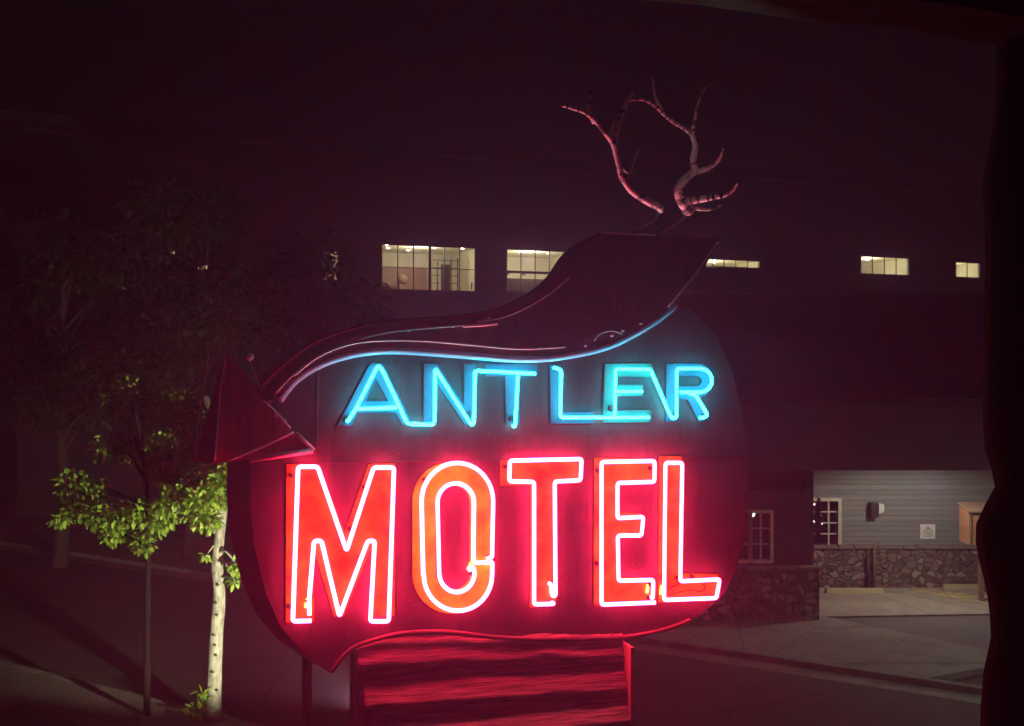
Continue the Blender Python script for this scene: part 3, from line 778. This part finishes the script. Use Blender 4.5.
for n_, (x0, x1, z0, z1, c_, r_, st) in enumerate(rects):
    fo = window(back, OB, x0+.04, x1-.04, z0+.04, z1-.04, .0, c_, 1 if st == 'kitchen' else r_, M['bframe'], fw=.037)
    D = 3.6; m_ = .35
    zf, zcl = z0-.8, z1+.06
    if st == 'plain': zcl = z1+.02
    rb_ = MB(); xa, xb = x0-m_, x1+m_; ya = .1
    rb_.quad((xa,D,zf),(xb,D,zf),(xb,D,zcl),(xa,D,zcl)); rb_.quad((xa,ya,zcl),(xb,ya,zcl),(xb,D,zcl),(xa,D,zcl))
    rb_.quad((xa,ya,zf),(xb,ya,zf),(xb,D,zf),(xa,D,zf)); rb_.quad((xa,ya,zf),(xa,D,zf),(xa,D,zcl),(xa,ya,zcl)); rb_.quad((xb,ya,zf),(xb,D,zf),(xb,D,zcl),(xb,ya,zcl))
    rm = rb_.build('room', M['room'], fo)
    w = x1-x0
    dl = MB()
    if st == 'hall':
        spots = [(x0+w*.13,.9),(x0+w*.22,1.9),(x0+w*.47,2.3),(x0+w*.66,1.2),(x0+w*.95,1.0)]
    elif st == 'kitchen': spots = [(x0+w*.1,.8),(x0+w*.36,1.2),(x0+w*.5,1.2),(x0+w*.8,1.5)]
    else: spots = [(x0+w*.2,.7),(x0+w*.65,1.6)]
    for (lx, ly) in spots: dl.disc((lx, ly, zcl-.025), .055, (0, 0, 1), .02, 10)
    dl.build('downlight', M['lamp2'], fo)
    ld = bpy.data.lights.new('room_glow', 'POINT'); ld.energy = {'hall': 52, 'kitchen': 76}.get(st, 50)*max(.35, min(1, w/3)); ld.color = (1, .93, .66); ld.shadow_soft_size = .25
    if n_ >= 6 or n_ == 2: ld.energy *= .5
    lo = bpy.data.objects.new('room_glow', ld); COL.objects.link(lo); lo.parent = fo; lo.location = ((x0+x1)/2, 1.1, zcl-.35)
    if st == 'hall':
        q = MB(); q.box(x0+.0, x0+w*.49+.9, 3.0, 3.05, zf, z0+(z1-z0)*.66); q.box(x0+w*.3+.9, x0+w*.302+.9, 2.98, 3.0, zf, z0+1.1)
        q.build('partition', M['room_wood'], rm)
        q = MB(); xs0, xs1 = x0+w*.52+.5, x0+w*.82+.5
        for k in range(5): xx = xs0+(xs1-xs0)*k/4; q.box(xx-.022, xx+.022, 1.6, 1.64, zf, z0+(z1-z0)*(.72+.03*k))
        for k in range(5): zz = z0+.12+k*.29; q.box(xs0, xs1, 1.605, 1.645, zz, zz+.03)
        q.box(xs0+.45, xs0+.8, 1.7, 1.75, zf, z0+1.15)
        q.build('shelf_rack', M['room_dark'], rm)
        q = MB(); q.box(x0+w*.02, x0+w*.14, .6, .9, zf, z0+.18); q.ball((x0+w*.12, .8, z0+.2), .16, 2); q.ball((x0+w*.4, 2.2, z0+.55), .22, 2); q.box(x0+w*.36,x0+w*.44,2.1,2.3,zf,z0+.5); q.build('furniture', M['room_wood'], rm)
        q = MB(); q.box(x0+w*.962+.2, x0+w*.978+.2, .7, .72, z0+.14, z0+.4); q.build('door_handle', M['room_dark'], rm)
        MB().box(x0+w*.505, x0+w*.52, .02, .06, z0+.04, z1-.04).build('mullion', M['bframe'], fo)
    if st == 'kitchen':
        q = MB(); q.box(x0+w*.2, x1+.2, 1.2, 1.7, zf, z0+.62); q.build('counter', M['room_dark'], rm)
        MB().box(x0+.04, x1-.04, .02, .06, z0+(z1-z0)*.44, z0+(z1-z0)*.5).build('transom', M['bframe'], fo)
        q = MB(); q.box(x0+w*.145, x0+w*.165, .7, .72, z0+.1, z0+.4)
        for k in (.12, .38, .62): q.box(x0+w*k, x0+w*k+.17, 2.9, 3.0, z0+.9, z0+1.0)
        q.build('fittings', M['room_dark'], rm)
    if st == 'plain':
        q = MB(); q.box(x0+w*.1, x0+w*.55, 3.0, 3.5, zf, z0+(z1-z0)*.45); q.build('furniture', M['room_wood'], rm)

# ------------------------------------------------------------------ TREES
def rnd(): return Vector((random.uniform(-1,1), random.uniform(-1,1), random.uniform(-1,1)))
def leaves(mb, c, r, n, L, droop=.5):
    for _ in range(n):
        d = rnd()
        while d.length > 1: d = rnd()
        p = c+Vector((d.x*r, d.y*r, d.z*r*.75))
        o = (d*1.0+rnd()*.7+Vector((0, 0, -droop)))
        l = L*random.uniform(.65, 1.25)
        mb.leaf(p, o, (Vector((0, 0, 1))+rnd()*.6), l, l*random.uniform(.42, .6))
def tree(name, label, base, trunk, tr, blobs, d, leafmat, barkmat, L, dens, limb_r=.03, zb=.1, group=None):
    root = empty(name, base, label, 'tree', group=group)
    mb = MB(); W = spline([Vector(p) for p in trunk], 6); n = len(W)
    mb.tube(W, [ (tr[0]+(tr[1]-tr[0])*i/(n-1))*(1+.10*noise.noise(W[i]*3+Vector(base))) for i in range(n)], 12)
    lf = MB()
    for (px, py, r, dd) in blobs:
        c = at(px, py, d+dd)-Vector(base); rr_ = r/F*(d+dd)
        k = max(2, min(n-1, int(n*random.uniform(.55, .98))))
        cand = [q for q in W[n//2:]]
        q = min(cand, key=lambda v: (v-c).length+abs(v.z-(c.z-.4))*.6)
        mid = q.lerp(c, .5)+Vector((random.uniform(-.1,.1), random.uniform(-.1,.1), .12))
        S_ = spline([q, mid, c], 5); mb.tube(S_, lerp_list([limb_r, .006], len(S_)), 6)
        for _ in range(4):
            e = c+rnd()*rr_*.8; mb.tube([c.lerp(q, .15), (c+e)*.5+rnd()*.05, e], [.008, .006, .003], 4)
        leaves(lf, c, rr_, int(dens*r*r/60), L)
    mb.build('trunk', barkmat, root, True); lf.build('crown', leafmat, root)
    return root
D1 = 15.3
b1 = gnd(213, 722, .1); 
def tp(px, py, base, d): return at(px, py, d)-base
t1 = [Vector((0,0,0)), tp(214,690,b1,D1), tp(216,640,b1,D1), tp(219,595,b1,D1), tp(217,565,b1,D1), tp(219,540,b1,D1), tp(223,500,b1,D1), tp(222,460,b1,D1), tp(216,425,b1,D1+.2), tp(205,395,b1,D1+.3)]
bl1 = [(180,489,17,-.2),(221,497,13,-.3),(188,500,13,-.3),(218,470,13,-.2),(160,475,12,.3),(200,500,17,-.4),(206,520,13,-.4),(222,482,17,-.3),(229,466,12,-.2),(214,484,15,.1),(196,512,14,-.3),(165,505,14,0),(238,566,9,-.2),(206,556,4,-.2),(234,580,6,-.1),
       (175,462,17,.3),(165,446,20,.4),(190,440,26,.6),(180,408,24,.9),(240,420,24,.6),(186,478,14,0)]
t = tree('street_tree', 'slender street tree with pale lit trunk and bright green leaves beside the sign', b1, t1, (.112,.045), bl1, D1, M['leaf'], M['bark_pale'], .10, 62)
# shoots at the foot
mb = MB()
for (px, py, r) in [(198,712,9),(205,703,7),(218,718,8),(228,719,7),(200,694,4)]:
    leaves(mb, at(px, py, D1-.15)-b1, r/F*D1, int(r*5), .12, .2)
mb.build('basal_shoots', M['leaf'], t)
mb = []
for px, py in [(216,603),(217,615),(214,635),(216,655),(213,672),(217,690),(215,645),(218,585)]:
    c = at(px, py, D1-.11)-b1; mb.append(MB().ball(c, .022, 1))
pieces('bark_scar', mb, M['bark'], t, True)
b2_ = gnd(147, 716, .1)
t2 = [Vector((0,0,0)), tp(147,650,b2_,D1+.3), tp(147.5,600,b2_,D1+.3), tp(148,556,b2_,D1+.3), tp(147,500,b2_,D1+.3), tp(143,450,b2_,D1+.3), tp(135,410,b2_,D1+.4)]
bl2 = [(62,518,10,.1),(80,511,15,.1),(100,516,17,0),(92,494,20,.3),(76,484,20,.4),(120,520,19,0),(143,512,17,-.1),(162,520,13,-.2),(143,545,11,-.1),(112,534,13,0),(128,508,15,.3),(150,530,13,0),
       (112,448,20,.9),(135,438,18,1.),(150,462,18,.4),(135,400,30,1.),(72,500,13,.4)]
tree('street_tree', 'slim street tree with dark thin trunk and spreading leaves at far left', b2_, t2, (.05,.03), bl2, D1+.3, M['leaf'], M['bark_black'], .10, 48)
o = MB().box(-.04, .04, -.04, .04, 0, .09).build('marker_stone', M['kerb'], bevel=.015); o.location = (b2_.x, b2_.y-.25, .101)
tag(o, 'small pale block at the foot of the slim dark tree', 'marker')

def big_tree(px, py_base, d, zc, rx, rz, lab, seed, nb=26, n=150):
    random.seed(seed)
    base = Vector(((px-CX)/F*d, d, .1 if d < 24 else 0.0))
    root = empty('shade_tree', base, lab, 'tree', group='unlit shade trees in front of the dark building')
    mb = MB(); top = zc+rz*.5
    W = spline([Vector((0,0,0)), Vector((.1,0,zc*.3)), Vector((-.05,.1,zc*.65)), Vector((.1,0,top))], 6)
    mb.tube(W, lerp_list([.2, .05], len(W)), 10)
    lf = MB()
    for i in range(nb):
        v = rnd()
        while v.length > 1 or v.length < .35: v = rnd()
        c = Vector((v.x*rx, v.y*rx, zc+v.z*rz))
        q = W[random.randint(len(W)//2, len(W)-2)]
        S_ = spline([q, q.lerp(c, .5)+Vector((0,0,.2)), c], 4); mb.tube(S_, lerp_list([.05, .01], len(S_)), 5)
        leaves(lf, c, random.uniform(.6, 1.0), n, .22)
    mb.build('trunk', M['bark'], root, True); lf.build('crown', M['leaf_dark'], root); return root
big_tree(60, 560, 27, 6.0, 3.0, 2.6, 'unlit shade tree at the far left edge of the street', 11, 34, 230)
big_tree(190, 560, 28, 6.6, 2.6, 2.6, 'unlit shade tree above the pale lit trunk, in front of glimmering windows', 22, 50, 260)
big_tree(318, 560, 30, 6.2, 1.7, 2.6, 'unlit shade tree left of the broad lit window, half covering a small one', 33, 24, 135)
random.seed(99)

# ------------------------------------------------------------------ PORCH (right foreground)
edge = [(-60,1004),(0,1004),(100,1003),(150,995),(180,990),(250,993),(300,992),(400,990),(450,992),(475,1000),(490,1002),(508,993),(520,986),(535,983),(550,984),(600,995),(640,999),(680,991),(726,988),(900,992),(2600,990)]
DP = 2.0
def edge_at(py):
    for (a, xa), (b, xb) in zip(edge, edge[1:]):
        if a <= py <= b: return xa+(xb-xa)*(py-a)/(b-a)
    return edge[-1][1]
cxp = (1085-CX)/F*DP
mb = MB(); rings = []
z = 0.0
zst = []
while z < 6.3: zst.append(z); z += .035 if z > 4 else .2
for z in zst:
    py = CY+(CAMZ-z)*F/DP
    r0 = cxp-(edge_at(min(max(py, -60), 2600))-CX)/F*DP
    ring = []
    for k in range(20):
        a = k*2*math.pi/20
        r = r0*(1+.05*noise.noise(Vector((math.cos(a)*1.5, math.sin(a)*1.5, z*3)))*(1 if abs(a-math.pi) > .5 else 0))
        ring.append(mb.bm.verts.new((cxp+r*math.cos(a), DP+r*math.sin(a), z)))
    rings.append(ring)
for A_, B_ in zip(rings, rings[1:]):
    for k in range(20): mb.bm.faces.new((A_[k], A_[(k+1) % 20], B_[(k+1) % 20], B_[k]))
mb.bm.faces.new(rings[0]); mb.bm.faces.new(rings[-1])
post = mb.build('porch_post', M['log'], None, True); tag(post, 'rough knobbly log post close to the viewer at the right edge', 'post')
pA = at(1040, 50, 2.06); pB = at(662, -1, 1.80)
dirb = (pB-pA); dirb.z = 0; dirb.normalize(); nb = Vector((-dirb.y, dirb.x, 0))
if nb.y < 0: nb = -nb
mb = MB()
n = 40; prev = None; rings = []
s0 = pA-dirb*.5-nb*.162
for i in range(n+1):
    c = s0+dirb*(2.6*i/n)
    j = .006*noise.noise(Vector((i*.35, 1, 2)))+.003*noise.noise(Vector((i*1.3, 5, 2)))
    zz = pA.z
    rings.append([mb.bm.verts.new(q) for q in (Vector((c.x, c.y, zz+.012+j)), Vector((c.x, c.y, zz+j))+nb*.012, Vector((c.x, c.y, zz+j))+nb*.15, Vector((c.x, c.y, zz+.012))+nb*.162, Vector((c.x, c.y, zz+.26))+nb*.162, Vector((c.x, c.y, zz+.26)))])
for A_, B_ in zip(rings, rings[1:]):
    for k in range(6): mb.bm.faces.new((A_[k], A_[(k+1) % 6], B_[(k+1) % 6], B_[k]))
mb.bm.faces.new(rings[0]); mb.bm.faces.new(rings[-1])
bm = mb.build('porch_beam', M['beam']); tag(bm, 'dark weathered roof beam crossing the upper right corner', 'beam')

# ------------------------------------------------------------------ LAMPS of the place, plus added fill lights
def lamp(name, kind, loc, energy, col, parent=None, size=.08, target=None, spot=None, blend=.6):
    ld = bpy.data.lights.new(name, kind); ld.energy = energy; ld.color = col
    if hasattr(ld, 'shadow_soft_size'): ld.shadow_soft_size = size
    o = bpy.data.objects.new(name, ld); COL.objects.link(o); o.location = loc
    if parent: o.parent = parent
    if target is not None:
        w = Vector(loc)+(Vector(parent.location) if parent else Vector())
        o.rotation_euler = (Vector(target)-w).to_track_quat('-Z', 'Y').to_euler()
    if spot: ld.spot_size = R(spot); ld.spot_blend = blend
    return o
# floodlight on a short stake behind the sign, aimed at the street tree
fl = empty('floodlight', (-1.55, 12.0, 0), 'small floodlight on a stake behind the sign base', 'floodlight')
MB().tube([(-.05,.05,1.2),(.03,-.05,1.2)], [.10,.06], 14).build('housing', M['dkmetal'], fl, True)
MB().tube([(.03,-.05,0),(.03,-.05,1.2)], .025, 8).build('stake', M['dkmetal'], fl)
lamp('floodlight_bulb', 'SPOT', (-.07, .08, 1.2), 1150, (1, .97, .62), fl, .05, at(203, 572, 15.3), 54, .5)
# canopy lamp under the soffit, right of the picture
cl = empty('canopy_light', (8.35, 22.0, 3.0), 'round canopy light under the soffit in front of the grey siding', 'ceiling light')
MB().disc((0,0,-.06), .17, (0,0,1), .06, 18).build('housing', M['dkmetal'], cl)
lamp('canopy_bulb', 'SPOT', (0, 0, -.12), 105, (1, .88, .70), cl, .12, (8.5, 22.4, 0), 168, .3)
# street lamp right of the picture lights the road and the pavement
sl = empty('street_lamp', (11.0, 12.5, 0), 'tall street lamp beyond the right edge over the road', 'street lamp')
MB().tube([(0,0,0),(0,0,6.5),(-.5,.2,6.9),(-1.2,.5,7.0)], [.08,.06,.05,.04], 10).build('pole', M['steel'], sl, True)
MB().box(-1.5,-1.0,.4,.6,6.93,7.05).build('lamp_head', M['dkmetal'], sl, bevel=.02)
lamp('street_bulb', 'SPOT', (-1.25, .5, 6.88), 260, (.85, 1, .78), sl, .12, (8.0, 16.5, 0), 95, .8)

pl_ = empty('beam_fill_lamp', (-1.5, .5, 5.2), 'unseen fill lamp added beyond the left edge to whiten the roof beam', 'fill lamp')  # unseen lamp added to throw white light on the beam
MB().tube([(0,-.1,0),(0,0,0),(.05,.06,.03)], [.03,.05,.06], 12).build('housing', M['dkmetal'], pl_, True)
lamp('beam_fill', 'SPOT', (.08, .1, .05), 300, (.95, 1, .9), pl_, .02, at(730, -6, 1.87), 5, .25)

al = empty('antler_fill_light', (1.3, .2, 4.2), 'unseen fill light added under the porch rail to brighten the antlers', 'antler_fill_light')  # unseen light added to brighten the antlers
MB().tube([(0,-.1,-.03),(0,0,0),(0,.08,.03)], [.03,.045,.055], 12).build('housing', M['dkmetal'], al, True)
lamp('antler_fill', 'SPOT', (0, .1, .05), 62, (1, .66, .7), al, .03, at(640, 185, 7.6), 11, .7)

# ------------------------------------------------------------------ HAZE added to stand in for lens glare round the neon
hz = MB().box(-78, 78, -19, 97, -1, 16).build('haze', bpy.data.materials.new('glare_haze'))
hz['kind'] = 'stuff'
hm = hz.data.materials[0]; hm.use_nodes = True
nt = hm.node_tree; nt.nodes.clear()
out = nt.nodes.new('ShaderNodeOutputMaterial'); pv = nt.nodes.new('ShaderNodeVolumePrincipled')
pv.inputs['Color'].default_value = (.8, .5, 1, 1); pv.inputs['Density'].default_value = .0095; pv.inputs['Anisotropy'].default_value = .55
nt.links.new(pv.outputs[0], out.inputs['Volume'])

# ------------------------------------------------------------------ night sky, moonlight
W = bpy.data.worlds.new('World'); S.world = W; W.use_nodes = True
nt = W.node_tree; bg = nt.nodes['Background']
sky = nt.nodes.new('ShaderNodeTexSky'); sky.sky_type = 'NISHITA'; sky.sun_disc = False
sky.sun_elevation = R(35); sky.sun_rotation = R(200)
nt.links.new(sky.outputs[0], bg.inputs['Color']); bg.inputs['Strength'].default_value = .00006
ml = bpy.data.lights.new('moon', 'SUN'); ml.energy = .0006; ml.angle = R(.5); ml.color = (1, .96, .9)
mo = bpy.data.objects.new('moon', ml); COL.objects.link(mo); mo.rotation_euler = (R(55), 0, R(-20))

# ------------------------------------------------------------------ camera, render
cd = bpy.data.cameras.new('camera'); co = bpy.data.objects.new('camera', cd); COL.objects.link(co)
co.location = (0, 0, CAMZ); co.rotation_euler = (R(90), 0, 0)
cd.sensor_width = 36; cd.lens = 36*F/1024; cd.clip_start = .05; cd.clip_end = 500
S.camera = co
S.view_settings.view_transform = 'Standard'; S.view_settings.look = 'None'; S.view_settings.exposure = 1.1; S.view_settings.gamma = 1
S.render.engine = 'CYCLES'
S.cycles.use_denoising = True
try: S.cycles.denoiser = 'OPENIMAGEDENOISE'
except Exception: pass
S.cycles.max_bounces = 6; S.cycles.volume_bounces = 0; S.cycles.transparent_max_bounces = 12
S.cycles.sample_clamp_indirect = 4
S.cycles.use_light_tree = True
